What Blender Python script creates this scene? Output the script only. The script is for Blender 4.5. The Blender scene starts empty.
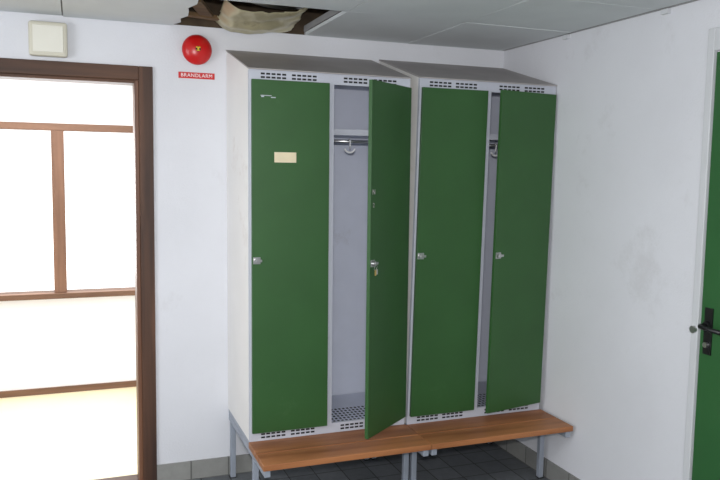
import bpy, bmesh, random
from math import *
from mathutils import Vector, Matrix, noise
random.seed(4)
S=bpy.context.scene
try:
    S.view_settings.view_transform='Standard'
    S.view_settings.look='None'
except Exception as e: pass

# ---------------------------------------------------------------- materials
def lin(c):
    return tuple(((x/255)/12.92 if x/255<=.04045 else ((x/255+.055)/1.055)**2.4) for x in c)+(1,)
def mat(name,col,rough=.5,metal=0,var=.06,scale=8,bump=0,bscale=200,spec=.5,stretch=(1,1,1),wear=0,wcol=(90,80,70),wscale=3.0,wpos=.62):
    m=bpy.data.materials.new(name); m.use_nodes=True; nt=m.node_tree; N=nt.nodes; L=nt.links
    b=N['Principled BSDF']; b.inputs['Roughness'].default_value=rough; b.inputs['Metallic'].default_value=metal
    b.inputs['Specular IOR Level'].default_value=spec
    tc=N.new('ShaderNodeTexCoord'); mp=N.new('ShaderNodeMapping'); mp.inputs['Scale'].default_value=stretch
    L.new(tc.outputs['Object'],mp.inputs['Vector'])
    n=N.new('ShaderNodeTexNoise'); n.inputs['Scale'].default_value=scale; n.inputs['Detail'].default_value=6
    L.new(mp.outputs[0],n.inputs['Vector'])
    r=N.new('ShaderNodeValToRGB'); c=lin(col)
    r.color_ramp.elements[0].position=.3; r.color_ramp.elements[1].position=.7
    r.color_ramp.elements[0].color=tuple(x*(1-var) for x in c[:3])+(1,)
    r.color_ramp.elements[1].color=tuple(min(1,x*(1+var)) for x in c[:3])+(1,)
    L.new(n.outputs['Fac'],r.inputs['Fac']); out=r.outputs[0]
    if wear:
        n3=N.new('ShaderNodeTexNoise'); n3.inputs['Scale'].default_value=wscale; n3.inputs['Detail'].default_value=10; n3.inputs['Roughness'].default_value=.75
        L.new(tc.outputs['Object'],n3.inputs['Vector'])
        mr=N.new('ShaderNodeMapRange'); mr.inputs['From Min'].default_value=wpos; mr.inputs['From Max'].default_value=wpos+.12
        mr.inputs['To Max'].default_value=wear; L.new(n3.outputs['Fac'],mr.inputs['Value'])
        mx=N.new('ShaderNodeMix'); mx.data_type='RGBA'; L.new(mr.outputs[0],mx.inputs[0]); L.new(out,mx.inputs[6]); mx.inputs[7].default_value=lin(wcol)
        out=mx.outputs[2]
    L.new(out,b.inputs['Base Color'])
    if bump:
        n2=N.new('ShaderNodeTexNoise'); n2.inputs['Scale'].default_value=bscale; n2.inputs['Detail'].default_value=3
        L.new(mp.outputs[0],n2.inputs['Vector'])
        bp=N.new('ShaderNodeBump'); bp.inputs['Strength'].default_value=bump; bp.inputs['Distance'].default_value=.003
        L.new(n2.outputs['Fac'],bp.inputs['Height']); L.new(bp.outputs[0],b.inputs['Normal'])
    return m
def wood(name,c1,c2,axis,scale=14,rough=.45):
    m=mat(name,c1,rough,var=0,scale=scale)
    nt=m.node_tree; N=nt.nodes
    mp=[n for n in N if n.type=='MAPPING'][0]; sc=[1,1,1]; sc[axis]=.06; mp.inputs['Scale'].default_value=sc
    r=[n for n in N if n.type=='VALTORGB'][0]
    n=[n for n in N if n.type=='TEX_NOISE'][0]; n.inputs['Distortion'].default_value=.6; n.inputs['Detail'].default_value=8
    r.color_ramp.elements[0].color=lin(c1); r.color_ramp.elements[1].color=lin(c2)
    return m
def tiles(name,c1,c2,mortar,size,rough=.5,plane='xy',w=.5,msize=.012,dirt=.35):
    m=bpy.data.materials.new(name); m.use_nodes=True; nt=m.node_tree; N=nt.nodes; L=nt.links
    b=N['Principled BSDF']; b.inputs['Roughness'].default_value=rough
    tc=N.new('ShaderNodeTexCoord'); sx=N.new('ShaderNodeSeparateXYZ'); cx=N.new('ShaderNodeCombineXYZ')
    L.new(tc.outputs['Object'],sx.inputs[0])
    L.new(sx.outputs[plane[0].upper()],cx.inputs['X']); L.new(sx.outputs[plane[1].upper()],cx.inputs['Y'])
    br=N.new('ShaderNodeTexBrick'); br.offset=0; br.inputs['Scale'].default_value=1
    br.inputs['Brick Width'].default_value=size; br.inputs['Row Height'].default_value=size
    br.inputs['Mortar Size'].default_value=msize*size/.15*.25
    br.inputs['Color1'].default_value=lin(c1); br.inputs['Color2'].default_value=lin(c2); br.inputs['Mortar'].default_value=lin(mortar)
    L.new(cx.outputs[0],br.inputs['Vector'])
    n=N.new('ShaderNodeTexNoise'); n.inputs['Scale'].default_value=22; n.inputs['Detail'].default_value=9; n.inputs['Roughness'].default_value=.7
    L.new(tc.outputs['Object'],n.inputs['Vector'])
    mx=N.new('ShaderNodeMix'); mx.data_type='RGBA'; mx.blend_type='MULTIPLY'; mx.inputs[0].default_value=dirt
    L.new(br.outputs['Color'],mx.inputs[6]); L.new(n.outputs['Fac'],mx.inputs[7]); L.new(mx.outputs[2],b.inputs['Base Color'])
    bp=N.new('ShaderNodeBump'); bp.inputs['Strength'].default_value=.4; bp.inputs['Distance'].default_value=.002; bp.invert=True
    L.new(br.outputs['Fac'],bp.inputs['Height']); L.new(bp.outputs[0],b.inputs['Normal'])
    return m
WALL=mat('wall_paint',(218,219,224),.75,var=.03,scale=2,bump=.35,bscale=100,wear=.16,wcol=(150,145,140),wscale=2.2,wpos=.58)
WALL2=mat('wall_paint_other_room',(242,242,244),.8,var=.01)
CEIL=mat('ceiling_tile',(210,214,215),.85,var=.03,scale=5,bump=.3,bscale=300,wear=.12,wcol=(150,140,125),wscale=2,wpos=.6)
TBAR=mat('ceiling_grid',(150,150,150),.6)
PLEN=mat('plenum_dark',(45,38,32),.9,var=.3)
RAW=mat('raw_wall_above_ceiling',(70,58,44),.95,var=.4,scale=12)
INS=mat('insulation',(120,92,50),.95,var=.6,scale=9,bump=1,bscale=60)
FOIL=mat('vapour_barrier_sheet',(198,190,156),.3,.35,var=.25,scale=6,bump=.7,bscale=14,wear=.6,wcol=(120,100,60),wscale=5,wpos=.56)
DUCT=mat('duct_foil',(190,190,188),.3,.8,var=.15,scale=12)
BOARD=wood('old_board',(74,54,36),(120,94,62),0,10,.8)
FLOOR=tiles('floor_tiles',(128,132,136),(112,116,120),(62,62,62),.15,.5,dirt=.45)
BASEB=tiles('baseboard_tiles_b',(156,156,152),(144,144,141),(104,104,101),.2,.6,'xz')
BASER=tiles('baseboard_tiles_r',(156,156,152),(144,144,141),(104,104,101),.2,.6,'yz')
LINO=mat('linoleum',(232,218,182),.5,var=.05,scale=4)
DWOOD=wood('dark_stained_wood',(54,33,22),(94,62,42),2,20,.6)
DWOODX=wood('dark_stained_wood_h',(54,33,22),(94,62,42),0,20,.6)
LWOOD=wood('door_jamb_wood',(88,54,36),(122,82,58),2,20,.5)
MWOOD=wood('window_wood',(102,72,54),(134,98,76),2,18,.6)
MWOODX=wood('window_wood_h',(98,70,52),(128,94,72),0,18,.6)
BENCH=wood('bench_wood',(126,76,42),(178,118,74),0,16,.48)
GREEN=mat('green_enamel',(44,86,40),.47,var=.07,scale=4,bump=.08,bscale=400,wear=.18,wcol=(84,116,78),wscale=6,wpos=.61)
GREEN2=mat('green_door_paint',(44,94,50),.4,var=.05,scale=4)
BODY=mat('locker_grey',(190,193,204),.45,var=.03,scale=6,wear=.3,wcol=(120,112,108),wscale=9,wpos=.62)
SIDE=mat('locker_side_white',(238,236,233),.5,var=.03,scale=3,wear=.3,wcol=(182,160,142),wscale=3.2,wpos=.58)
ROOF=mat('locker_roof',(168,163,162),.6,var=.1,scale=5)
INNER=mat('locker_inside',(208,212,226),.5,var=.03,wear=.2,wcol=(150,144,140),wscale=7,wpos=.6)
DARK=mat('slot_black',(18,18,18),.7)
CHROME=mat('chrome',(190,190,190),.28,.9)
BRASS=mat('brass_key',(200,170,100),.3,.9)
STEEL=mat('bench_leg_grey',(156,163,175),.45,.2)
RED=mat('bell_red',(196,22,22),.3,var=.04)
REDS=mat('sign_red',(200,28,30),.5,var=.02)
WHITE=mat('white_print',(240,240,240),.6,var=0)
YEL=mat('label_yellow',(225,190,40),.5)
CREAM=mat('plastic_cream',(206,202,186),.45,var=.02)
CREAM2=mat('plastic_cream_light',(222,220,208),.4,var=.02)
PAPER=mat('paper_label',(226,212,182),.95,var=.06,scale=25,spec=.1)
BLACK=mat('black_plastic',(22,22,24),.4)
TRIMW=mat('door_frame_grey_white',(205,207,210),.4,var=.02)

# ---------------------------------------------------------------- mesh builder
class M:
    def __init__(s): s.v=[];s.f=[];s.m=[];s.sm=[];s.mats=[];s.tf=None
    def mi(s,m):
        if m not in s.mats: s.mats.append(m)
        return s.mats.index(m)
    def add(s,vs,fs,m,sm=False):
        o=len(s.v)
        for p in vs:
            p=Vector(p); s.v.append(s.tf(p) if s.tf else p)
        k=s.mi(m)
        for f in fs: s.f.append([i+o for i in f]); s.m.append(k); s.sm.append(sm)
    def box(s,x0,x1,y0,y1,z0,z1,m):
        if x0>x1:x0,x1=x1,x0
        if y0>y1:y0,y1=y1,y0
        if z0>z1:z0,z1=z1,z0
        s.add([(x,y,z) for x in(x0,x1) for y in(y0,y1) for z in(z0,z1)],
              [(0,1,3,2),(4,6,7,5),(0,4,5,1),(2,3,7,6),(0,2,6,4),(1,5,7,3)],m)
    def prismx(s,pts,x0,x1,m):
        n=len(pts)
        s.add([(x0,)+p for p in pts]+[(x1,)+p for p in pts],
              [list(range(n))[::-1],list(range(n,2*n))]+[(i,(i+1)%n,n+(i+1)%n,n+i) for i in range(n)],m)
    def lathe(s,prof,c,ax,m,n=40,sm=True):
        ax=Vector(ax).normalized(); t=ax.orthogonal().normalized(); b=ax.cross(t); c=Vector(c)
        vs=[];fs=[]
        for r,h in prof:
            for i in range(n):
                a=2*pi*i/n; vs.append(c+ax*h+(t*cos(a)+b*sin(a))*r)
        for j in range(len(prof)-1):
            for i in range(n):
                fs.append((j*n+i,j*n+(i+1)%n,(j+1)*n+(i+1)%n,(j+1)*n+i))
        s.add(vs,fs,m,sm)
    def cyl(s,c,ax,r,h,m,n=24):
        s.lathe([(0,0),(r,0),(r,0),(r,h),(r,h),(0,h)],c,ax,m,n,False)
    def tube(s,pts,r,m,n=10):
        pts=[Vector(p) for p in pts]; vs=[];fs=[]
        rr=r if isinstance(r,list) else [r]*len(pts)
        for k,p in enumerate(pts):
            d=(pts[min(k+1,len(pts)-1)]-pts[max(k-1,0)]).normalized()
            t=d.orthogonal().normalized() if k==0 else (t-d*t.dot(d)).normalized()
            b=d.cross(t)
            for i in range(n): a=2*pi*i/n; vs.append(p+(t*cos(a)+b*sin(a))*rr[k])
        for j in range(len(pts)-1):
            for i in range(n): fs.append((j*n+i,j*n+(i+1)%n,(j+1)*n+(i+1)%n,(j+1)*n+i))
        fs.append(list(range(n))[::-1]); fs.append([len(pts)*n-n+i for i in range(n)])
        s.add(vs,fs,m,True)
    def sheet(s,fn,n,k,m,keep=None):
        vs=[fn(i/n,j/k) for j in range(k+1) for i in range(n+1)]
        s.add(vs,[(j*(n+1)+i,j*(n+1)+i+1,(j+1)*(n+1)+i+1,(j+1)*(n+1)+i) for j in range(k) for i in range(n) if keep is None or keep((i+.5)/n,(j+.5)/k)],m,True)
    def text(s,txt,size,org,ux,uz,m,depth=.0004):
        cu=bpy.data.curves.new('t','FONT'); cu.body=txt; cu.size=size; cu.align_x='CENTER'; cu.align_y='CENTER'; cu.extrude=depth; cu.space_character=1.12
        ob=bpy.data.objects.new('t',cu); S.collection.objects.link(ob)
        dg=bpy.context.evaluated_depsgraph_get(); dg.update(); me=bpy.data.meshes.new_from_object(ob.evaluated_get(dg))
        ux=Vector(ux);uz=Vector(uz);n=ux.cross(uz);o=Vector(org)
        s.add([o+ux*v.co.x+uz*v.co.y+n*v.co.z for v in me.vertices],[list(p.vertices) for p in me.polygons],m)
        bpy.data.objects.remove(ob); bpy.data.meshes.remove(me); bpy.data.curves.remove(cu)
    def make(s,name,parent=None,org=None,bevel=0):
        org=Vector(parent.location if parent else (org or (0,0,0)))
        me=bpy.data.meshes.new(name); me.from_pydata([v-org for v in s.v],[],s.f)
        for m in s.mats: me.materials.append(m)
        for p,k,q in zip(me.polygons,s.m,s.sm): p.material_index=k; p.use_smooth=q
        bm=bmesh.new(); bm.from_mesh(me); bmesh.ops.recalc_face_normals(bm,faces=bm.faces); bm.to_mesh(me); bm.free()
        ob=bpy.data.objects.new(name,me); S.collection.objects.link(ob)
        if parent: ob.parent=parent
        else: ob.location=org
        if bevel:
            b=ob.modifiers.new('bevel','BEVEL'); b.width=bevel; b.segments=2; b.limit_method='ANGLE'; b.angle_limit=radians(50)
        return ob
def empty(name,loc):
    e=bpy.data.objects.new(name,None); e.location=loc; e.empty_display_size=.1; S.collection.objects.link(e); return e

# ---------------------------------------------------------------- room shell
XW=1.637; ZC=2.366; T=.12; XL=-2.9; YF=-5.6; ZR=2.85; Y2=1.85; X2=.6
DX0,DX1,DZ=-1.345,-.445,2.085
ZP=ZC+.004
a=M(); a.box(XL,DX0,0,T,0,ZP,WALL); a.box(DX1,XW+T,0,T,0,ZP,WALL); a.box(DX0,DX1,0,T,DZ,ZP,WALL); a.box(XL,XW+T,0,T,ZP,ZR,RAW); a.make('wall_back')
a=M(); a.box(XW,XW+T,YF,0,0,ZR,WALL); a.make('wall_right')
a=M(); a.box(XL-T,XL,YF,T,0,ZR,WALL); a.make('wall_left')
a=M(); a.box(XL-T,XW+T,YF-T,YF,0,ZR,WALL); a.make('wall_front')
a=M(); a.box(XL-T,XW+T,YF-T,T,-.1,0,FLOOR); a.make('floor')
a=M(); a.box(XL-T,XW+T,YF-T,Y2+T,ZR,ZR+.1,PLEN); a.make('roof')
a=M(); a.box(XL-T,X2+T,T,Y2+T,-.1,0,LINO); a.make('floor_other_room')
WX0,WX1,WZ0,WZ1=-1.75,-.12,.70,1.95
a=M(); a.box(XL,WX0,Y2,Y2+T,0,ZR,WALL2); a.box(WX1,X2,Y2,Y2+T,0,ZR,WALL2)
a.box(WX0,WX1,Y2,Y2+T,0,WZ0,WALL2); a.box(WX0,WX1,Y2,Y2+T,WZ1,ZR,WALL2); a.make('wall_other_room_back')
a=M(); a.box(XL-T,XL,T,Y2+T,0,ZR,WALL2); a.make('wall_other_room_left')
a=M(); a.box(X2,X2+T,T,Y2+T,0,ZR,WALL2); a.make('wall_other_room_right')
a=M(); a.box(XL,X2,T,Y2,2.45,2.5,WALL2); a.make('ceiling_other_room')
a=M(); a.box(XL,X2,Y2-.015,Y2,0,.045,MWOODX); a.make('baseboard_other_room')
a=M()
a.box(WX0,WX1,Y2-.02,Y2+T,WZ1-.05,WZ1,MWOODX); a.box(WX0,WX1,Y2-.04,Y2+T,WZ0,WZ0+.04,MWOODX)
a.box(WX0,WX0+.05,Y2-.02,Y2+T,WZ0,WZ1,MWOOD); a.box(WX1-.05,WX1,Y2-.02,Y2+T,WZ0,WZ1,MWOOD)
a.box(-.900,-.815,Y2-.02,Y2+.03,WZ0+.04,WZ1-.05,MWOOD)
a.make('window_1',bevel=.004)
a=M(); w=.068
for y0,y1 in((-.016,0),(T,T+.016)):
    a.box(DX1,DX1+w,y0,y1,0,DZ+w,DWOOD); a.box(DX0-w,DX0,y0,y1,0,DZ+w,DWOOD); a.box(DX0,DX1,y0,y1,DZ,DZ+w,DWOODX)
a.box(DX1-.020,DX1,-.006,T+.012,0,DZ,LWOOD); a.box(DX0,DX0+.020,-.006,T+.012,0,DZ,LWOOD)
a.box(DX0+.020,DX1-.020,-.006,T+.012,DZ-.016,DZ,DWOODX)
a.box(DX0+.020,DX1-.020,0,T,0,.015,DWOODX)
a.make('door_1',bevel=.003)
a=M(); a.box(DX1+w,XW,-.012,0,0,.1,BASEB); a.make('baseboard_back')
a=M(); a.box(XW-.012,XW,-1.565,-.012,0,.1,BASER); a.make('baseboard_right')
a=M(); a.box(XL,DX0-w,-.012,0,0,.1,BASEB); a.make('baseboard_back_left')

# ceiling tiles
a=M(); xs=[-2.9,-2.59,-1.99,-1.39,-.79,-.19,.41,1.01,XW-.02]; ys=[-.005,-.68,-1.28,-1.88,-2.48,-3.08,-3.68,-4.28,-4.88,YF]
def slab(pts,z0,h,m):
    n=len(pts)
    a.add([(x,y,z0) for x,y in pts]+[(x,y,z0+h) for x,y in pts],[list(range(n)),list(range(n,2*n))[::-1]]+[(i,(i+1)%n,n+(i+1)%n,n+i) for i in range(n)],m)
for i in range(len(xs)-1):
    for j in range(len(ys)-1):
        x0,x1,y0,y1=xs[i],xs[i+1],ys[j+1],ys[j]
        if abs(x0+.19)<.01 and j==0: continue
        g=.003
        if abs(x0+.79)<.01 and j==0:
            # broken tile beside the hole: right-hand corner snapped off
            slab([(x0+g,y0+g),(x1-.06,y0+g),(x1-.05,-.56),(x1-.075,-.46),(x1-.06,-.38),(x1-.05,-.28),(x1-.075,-.20),(x1-.06,-.11),(x1-.095,y1-g),(x0+g,y1-g)],ZC-.002,.016,CEIL); continue
        dz=[random.uniform(0,.004) for _ in range(4)]
        vs=[]
        for t in(0,.016):
            for (x,y),d in zip([(x0+g,y0+g),(x0+g,y1-g),(x1-g,y0+g),(x1-g,y1-g)],dz): vs.append((x,y,ZC+t+d))
        a.add(vs,[(0,2,3,1),(4,5,7,6),(0,1,5,4),(2,6,7,3),(0,4,6,2),(1,3,7,5)],CEIL)
for x in xs[1:-1]:
    a.box(x-.004,x+.004,YF,-.68 if abs(x+.19)<.01 else -.005,ZC+.021,ZC+.05,TBAR)
for y in ys[1:-1]: a.box(XL,XW-.002,y-.004,y+.004,ZC+.022,ZC+.045,TBAR)
a.make('ceiling')
a=M(); a.box(XL,-.29,-.012,0,ZC+.004,ZC+.03,TBAR); a.box(.41,XW,-.012,0,ZC+.004,ZC+.03,TBAR); a.box(XW-.012,XW,YF,-.012,ZC+.002,ZC+.03,TBAR); a.make('trim_1')
# exposed insulation, torn sheet, duct, boards
def insf(u_,v_):
    x=-.4+.95*u_; y=-.8+.78*v_
    return (x,y,2.57+.06*noise.noise(Vector((x*5,y*5,1)))+.04*noise.noise(Vector((x*17,y*17,3))))
a=M(); a.sheet(insf,30,24,INS)
ob=a.make('roof_insulation'); sm=ob.modifiers.new('s','SOLIDIFY'); sm.thickness=.06; sm.offset=1
def shf(u_,v_):
    # stiff foil-faced sheet bowing down out of the hole, curling up at both ends
    x=-.09+.44*u_; y=-.025-.30*v_
    z=2.356+.055*(v_**1.2)+1.1*max(0,.24-u_)**2+.5*max(0,u_-.70)**2+.012*abs(noise.noise(Vector((x*11,y*8,5))))+.016*noise.noise(Vector((x*6,y*14,9)))
    return (x,y,max(z,2.345))
def keep(u_,v_):
    e=.5+.5*noise.noise(Vector((u_*4,v_*4,2)))
    edge=min(u_,1-u_,(1-v_))*8
    return edge>e*.7
a=M(); a.sheet(shf,70,46,FOIL,keep); ob=a.make('torn_vapour_barrier'); sm=ob.modifiers.new('s','SOLIDIFY'); sm.thickness=.003
a=M(); pts=[];rr=[]
N_=90
for i in range(N_+1):
    t=i/N_; pts.append((-.10+.60*t,-.56+.40*t+.10*sin(t*3.1),2.480-.030*sin(pi*t)+.08*t)); rr.append(.046+(.006 if i%2 else 0))
a.tube(pts,rr,DUCT,20); a.make('flexible_duct')
def rot(c,ax,ang):
    R=Matrix.Rotation(ang,3,ax); c=Vector(c)
    return lambda p: R@p+c
a=M(); a.tf=rot((-.17,-.25,2.405),'Z',1.25); a.box(-.2,.2,-.03,.03,-.006,.012,BOARD)
a.tf=rot((-.12,-.10,2.40),'Z',.3); a.box(-.12,.14,-.02,.03,-.006,.012,BOARD)
a.make('ceiling_board')

# ---------------------------------------------------------------- lockers
ZB,ZT,ZK,D=.3685,2.105,2.257,.534
def locker(x0,W,shear,name,dy,dzt,doors):
    E=empty(name,(x0+W/2,-D/2,ZB))
    sh=lambda p: Vector((p.x+shear*(p.z-ZB),p.y+dy,p.z))
    x1=x0+W; t=.004
    a=M(); a.tf=sh
    zt=ZT+dzt; zk=ZK+dzt; DF=-D+.0182
    zf=zt+(zk-zt)*.0182/(D-dy)
    prof=[(DF,ZB),(0-dy-.002,ZB),(0-dy-.002,zk-.001),(DF,zf-.001)]
    a.prismx(prof,x0,x0+t,SIDE); a.prismx(prof,x1-t,x1,SIDE)
    a.box(x0+t,x1-t,-dy-.006,-dy-.002,ZB,zk-.005,INNER)
    ip=[(DF+.001,ZB+.03),(-.02,ZB+.03),(-.02,zt),(DF+.001,zt-.014)]
    a.prismx(ip,x0+t,x0+t+.002,INNER); a.prismx(ip,x1-t-.002,x1-t,INNER)
    a.prismx([(-D-.006,zt+.0005),(-dy-.002,zk),(-dy-.002,zk+.006),(-D-.006,zt+.006)],x0-.003,x1+.003,ROOF)
    a.box(x0+t,x1-t,DF,-.02,ZB,ZB+.02,INNER); a.box(x0+t,x1-t,DF,-.02,zt-.012,zt-.006,INNER)
    xm=x0+.393*W/.8
    a.box(xm-.003,xm+.003,DF,-.02,ZB+.02,zt-.012,INNER)
    a.make('body',E)
    a=M(); a.tf=sh; y0,y1=-D,-D+.018
    a.box(x0,x0+.012,y0,y1,ZB,zt,BODY); a.box(x1-.012,x1,y0,y1,ZB,zt,BODY); a.box(xm-.015,xm+.015,y0,y1,ZB,zt,BODY)
    a.box(x0+.012,xm-.015,y0,y1,zt-.048,zt,BODY); a.box(xm+.015,x1-.012,y0,y1,zt-.048,zt,BODY)
    a.box(x0+.012,xm-.015,y0,y1,ZB,ZB+.048,BODY); a.box(xm+.015,x1-.012,y0,y1,ZB,ZB+.048,BODY)
    a.make('front_frame',E)
    a=M(); a.tf=sh
    for (c0,c1) in((x0+.012,xm-.015),(xm+.015,x1-.012)):
        for zc in(zt-.024,ZB+.024):
            for g in(.28,.68):
                gx=c0+(c1-c0)*g
                for k in range(5):
                    for r in(-.008,.008):
                        xx=gx+(k-2)*.025
                        a.box(xx-.0095,xx+.0095,-D-.0006,-D+.002,zc+r-.0042,zc+r+.0042,DARK)
    a.make('vent_slots',E)
    a=M(); a.tf=sh
    for (c0,c1) in((x0+.008,xm-.004),(xm+.004,x1-.008)):
        a.box(c0,c1,-D+.05,-.022,1.835,1.853,INNER); a.box(c0,c1,-D+.048,-D+.05,1.825,1.853,BODY)
        a.tube([(c0,-.36,1.80),(c1,-.36,1.80)],.009,CHROME)
        c=(c0+c1)/2-.045
        a.tube([(c,-.36,1.812),(c,-.374,1.80),(c,-.372,1.785),(c,-.368,1.765)],.0035,WHITE)
        a.tube([(c+.026*cos(q),-.368,1.765+.020*sin(q)) for q in [pi+pi*k/10 for k in range(11)]],.0045,WHITE)
        for i in range(12):
            for j in range(6):
                xx=c0+.06+i*.022; yy=-D+.1+j*.035
                a.box(xx-.006,xx+.006,yy-.01,yy+.01,ZB+.0198,ZB+.0204,DARK)
    a.make('shelf_and_rail',E)
    spans=[(x0+.010,xm-.013),(xm+.013,x1-.010)]
    for k,((c0,c1),ang) in enumerate(zip(spans,doors)):
        hx,hy=c1,-D-.0005
        R=Matrix.Rotation(radians(ang),3,'Z')
        def tf(p,hx=hx,hy=hy,R=R):
            q=R@Vector((p.x-hx,p.y-hy,0)); return sh(Vector((q.x+hx,q.y+hy,p.z)))
        z0,z1=ZB+.044,zt-.044
        a=M(); a.tf=tf; F=-D-.0185
        a.box(c0,c1,F,F+.002,z0,z1,GREEN)
        a.box(c0,c0+.002,F+.002,F+.018,z0,z1,GREEN); a.box(c1-.002,c1,F+.002,F+.018,z0,z1,GREEN)
        a.box(c0+.002,c1-.002,F+.002,F+.018,z0,z0+.002,GREEN); a.box(c0+.002,c1-.002,F+.002,F+.018,z1-.002,z1,GREEN)
        a.box(c0+.002,c0+.02,F+.016,F+.018,z0+.002,z1-.002,GREEN); a.box(c1-.02,c1-.002,F+.016,F+.018,z0+.002,z1-.002,GREEN)
        a.box(c0+.16,c0+.2,F+.002,F+.014,z0+.02,z1-.02,GREEN)
        a.make('door_%d'%(k+1),E,bevel=.0008)
        a=M(); a.tf=tf; lx=c0+.020; lz=1.235
        a.box(lx-.016,lx+.018,F-.003,F,lz-.016,lz+.016,CHROME)
        a.cyl((lx-.002,F-.003,lz),(0,-1,0),.012,.014,CHROME)
        a.box(lx-.005,lx+.022,F-.02,F-.015,lz-.005,lz+.006,CHROME)
        if name=='locker_cabinet' and k==1:
            a.tube([(lx+.012*cos(q),F-.018-.004*sin(q),lz-.018+.012*sin(q)) for q in [2*pi*i/12 for i in range(13)]],.0012,CHROME,6)
            a.box(lx-.006,lx+.006,F-.019,F-.0165,lz-.055,lz-.028,BRASS); a.box(lx+.004,lx+.014,F-.022,F-.0195,lz-.05,lz-.026,CHROME)
        a.make('latch_%d'%(k+1),E,bevel=.0008)
        a=M(); a.tf=tf
        for hz in(.62,1.24,1.86): a.cyl((c1+.001,F+.004,hz-.03),(0,0,1),.004,.06,BODY,10)
        a.make('hinges_%d'%(k+1),E)
        if name=='locker_cabinet':
            a=M(); a.tf=tf
            if k==0:
                a.box(.114,.218,F-.0008,F,1.688,1.735,PAPER)
                a.box(.050,.10,F-.0006,F,1.988,1.991,BODY); a.box(.053,.066,F-.0006,F,1.982,1.987,BODY); a.box(.098,.120,F-.0006,F,1.980,1.984,BODY)
            else:
                a.text('N',.035,(c0+.025,F-.0006,1.56),(1,0,0),(0,0,1),ROOF); a.text('2',.03,(c0+.025,F-.0006,1.50),(1,0,0),(0,0,1),ROOF)
            a.make('label_%d'%(k+1),E)
    if name=='locker_cabinet':
        a=M(); a.tf=sh; a.text('707',.05,(xm+.145,-dy-.009,.72),(1,0,0),(0,0,1),DARK); a.make('marker_number',E)
locker(0,.80,-.004,'locker_cabinet',0,0,(0,38.5))
locker(.812,.79,.0165,'locker_cabinet.001',-.010,.006,(0,11.5))

def bench(x0,x1,yb,name):
    E=empty(name,((x0+x1)/2,-.4,0))
    a=M()
    for i,(q,r) in enumerate(((yb,-.686),(-.693,-.832))): a.box(x0-.005,x1+.005,q,r,.340,.3675,BENCH)
    a.make('seat',E,bevel=.0025)
    a=M(); s=.028
    for x in(x0+.002,x1-s-.002):
        a.box(x,x+s,-.82,-.003,.306,.339,STEEL)
        a.box(x,x+s,yb+.002,-.003,.339,.3675,STEEL)
        a.box(x,x+s,-.60,-.60+s,.004,.306,STEEL); a.box(x,x+s,-.035-s,-.035,.004,.306,STEEL)
        a.box(x-.002,x+s+.002,-.602,-.598+s,0,.006,BLACK); a.box(x-.002,x+s+.002,-.037-s,-.033,0,.006,BLACK)
    a.box(x0+.002+s,x1-s-.002,-.06,-.035,.306,.339,STEEL); a.box(x0+.002+s,x1-s-.002,-.60,-.575,.306,.339,STEEL)
    a.make('frame',E,bevel=.003)
bench(0.0,.803,-.530,'locker_bench'); bench(.815,1.61,-.540,'locker_bench.001')

# ---------------------------------------------------------------- wall items
E=empty('fire_alarm_bell',(-.16,0,2.25)); c=(-.16,0,2.25)
a=M(); a.cyl(c,(0,-1,0),.045,.022,RED); a.make('mount',E)
a=M(); a.lathe([(.058,.02),(.071,.018),(.075,.022),(.074,.03),(.067,.04),(.054,.050),(.038,.057),(.02,.061),(0,.062)],c,(0,-1,0),RED,48); a.make('gong',E)
a=M(); a.cyl((-.16,-.061,2.25),(0,-1,0),.013,.003,DARK); a.cyl((-.16,-.064,2.25),(0,-1,0),.0045,.004,YEL,12)
a.box(-.171,-.149,-.0655,-.064,2.254,2.260,YEL); a.box(-.168,-.152,-.0655,-.064,2.240,2.245,YEL); a.make('cap',E)
E=empty('fire_alarm_sign',(-.16,0,2.125))
a=M(); a.box(-.25,-.068,-.003,0,2.108,2.139,REDS); a.make('plate',E)
a=M(); a.text('BRANDLARM',.025,(-.159,-.0035,2.1235),(1,0,0),(0,0,1),WHITE); a.make('lettering',E)
E=empty('wall_speaker_box',(-.855,0,2.25))
a=M(); a.box(-.94,-.77,-.05,0,2.17,2.33,CREAM); a.make('housing',E,bevel=.012)
a=M(); a.box(-.922,-.788,-.055,-.05,2.188,2.312,CREAM2); a.make('cover',E,bevel=.004)

# green door on right wall
E=empty('door_2',(XW,-2.1,0))
a=M(); X=XW
a.box(X-.02,X,-1.605,-1.57,0,2.24,TRIMW); a.box(X-.02,X,-2.60,-2.565,0,2.24,TRIMW); a.box(X-.02,X,-2.565,-1.605,2.15,2.24,TRIMW)
a.make('frame',E,bevel=.003)
a=M(); a.box(X-.012,X-.001,-2.563,-1.612,.01,2.145,GREEN2); a.make('leaf',E,bevel=.002)
a=M(); a.box(X-.018,X-.012,-1.675,-1.635,.94,1.13,BLACK); a.cyl((X-.018,-1.655,1.06),(-1,0,0),.016,.014,BLACK)
a.tube([(X-.03,-1.655,1.06),(X-.06,-1.655,1.06),(X-.068,-1.663,1.06),(X-.07,-1.69,1.058),(X-.07,-1.77,1.055)],.009,BLACK)
a.cyl((X-.018,-1.655,.98),(-1,0,0),.011,.012,CHROME)
a.cyl((X-.02,-1.588,1.03),(-1,0,0),.015,.012,CHROME)
a.make('handle',E)
a=M()
for y in(-.62,-1.32): a.box(XW-.02,XW,y-.02,y+.02,ZC-.022,ZC-.002,TRIMW)
a.make('trim_2')

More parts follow.
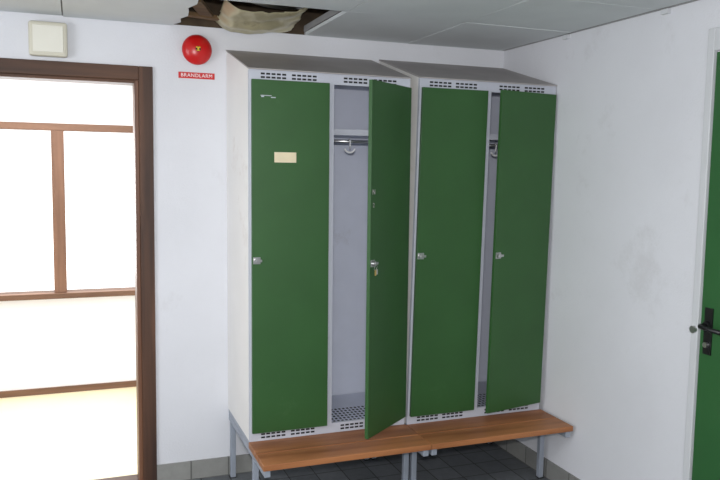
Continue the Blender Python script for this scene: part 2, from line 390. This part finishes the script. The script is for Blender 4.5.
# ---------------------------------------------------------------- camera
yw,pt,rl=radians(20.8443),radians(5.4655),radians(.8860)
fw=Vector((sin(yw)*cos(pt),cos(yw)*cos(pt),-sin(pt))); r=Vector((cos(yw),-sin(yw),0)); u=r.cross(fw)
r2=r*cos(rl)+u*sin(rl); u2=-r*sin(rl)+u*cos(rl)
cd=bpy.data.cameras.new('camera'); cam=bpy.data.objects.new('camera',cd); S.collection.objects.link(cam)
C=Vector((-.7556,-3.9437,1.6684))
Mx=Matrix((r2,u2,-fw)).transposed().to_4x4(); Mx.translation=C; cam.matrix_world=Mx
cd.sensor_width=36; cd.lens=752.704/20; cd.clip_start=.05
S.camera=cam
# ---------------------------------------------------------------- light
def area(name,loc,target,size,power,col=(1,1,1)):
    l=bpy.data.lights.new(name,'AREA'); l.shape='RECTANGLE'; l.size,l.size_y=size; l.energy=power; l.color=col
    o=bpy.data.objects.new(name,l); S.collection.objects.link(o); o.location=loc
    o.rotation_euler=(Vector(target)-Vector(loc)).to_track_quat('-Z','Y').to_euler(); return o
area('camera_flash_lamp',tuple(C+u2*.12+fw*.02),tuple(C+fw*4),(.08,.05),48,(1,.99,.985))
area('fill_light_left',(-2.8,-1.9,1.5),(1.0,-.9,1.1),(1.8,1.4),50,(.95,.975,1))  # added fill to brighten the locker side; the left wall has no window
area('fill_light_behind',(-1.2,-5.4,1.5),(.3,0,1.3),(2.2,1.5),25,(.95,.975,1))  # added soft fill from behind the camera, no window modelled there
area('fill_light_overhead',(-.9,-2.6,2.3),(-.9,-2.6,0),(1.2,.3),10,(.97,.985,1))  # added overhead room fill, not an actual ceiling fitting
area('daylight_other_room',(-1.0,Y2-.1,1.35),(-1.0,0,1.0),(1.5,1.1),32,(.97,.985,1))
area('fill_light_other_room',(-1.0,1.0,2.42),(-1,1,0),(1.2,.6),28,(.97,.985,1))  # added fill that lifts the next room's brightness; no fitting hangs there
w=bpy.data.worlds.new('sky'); S.world=w; w.use_nodes=True
w.node_tree.nodes['Background'].inputs[0].default_value=(1,1,1,1); w.node_tree.nodes['Background'].inputs[1].default_value=2.2
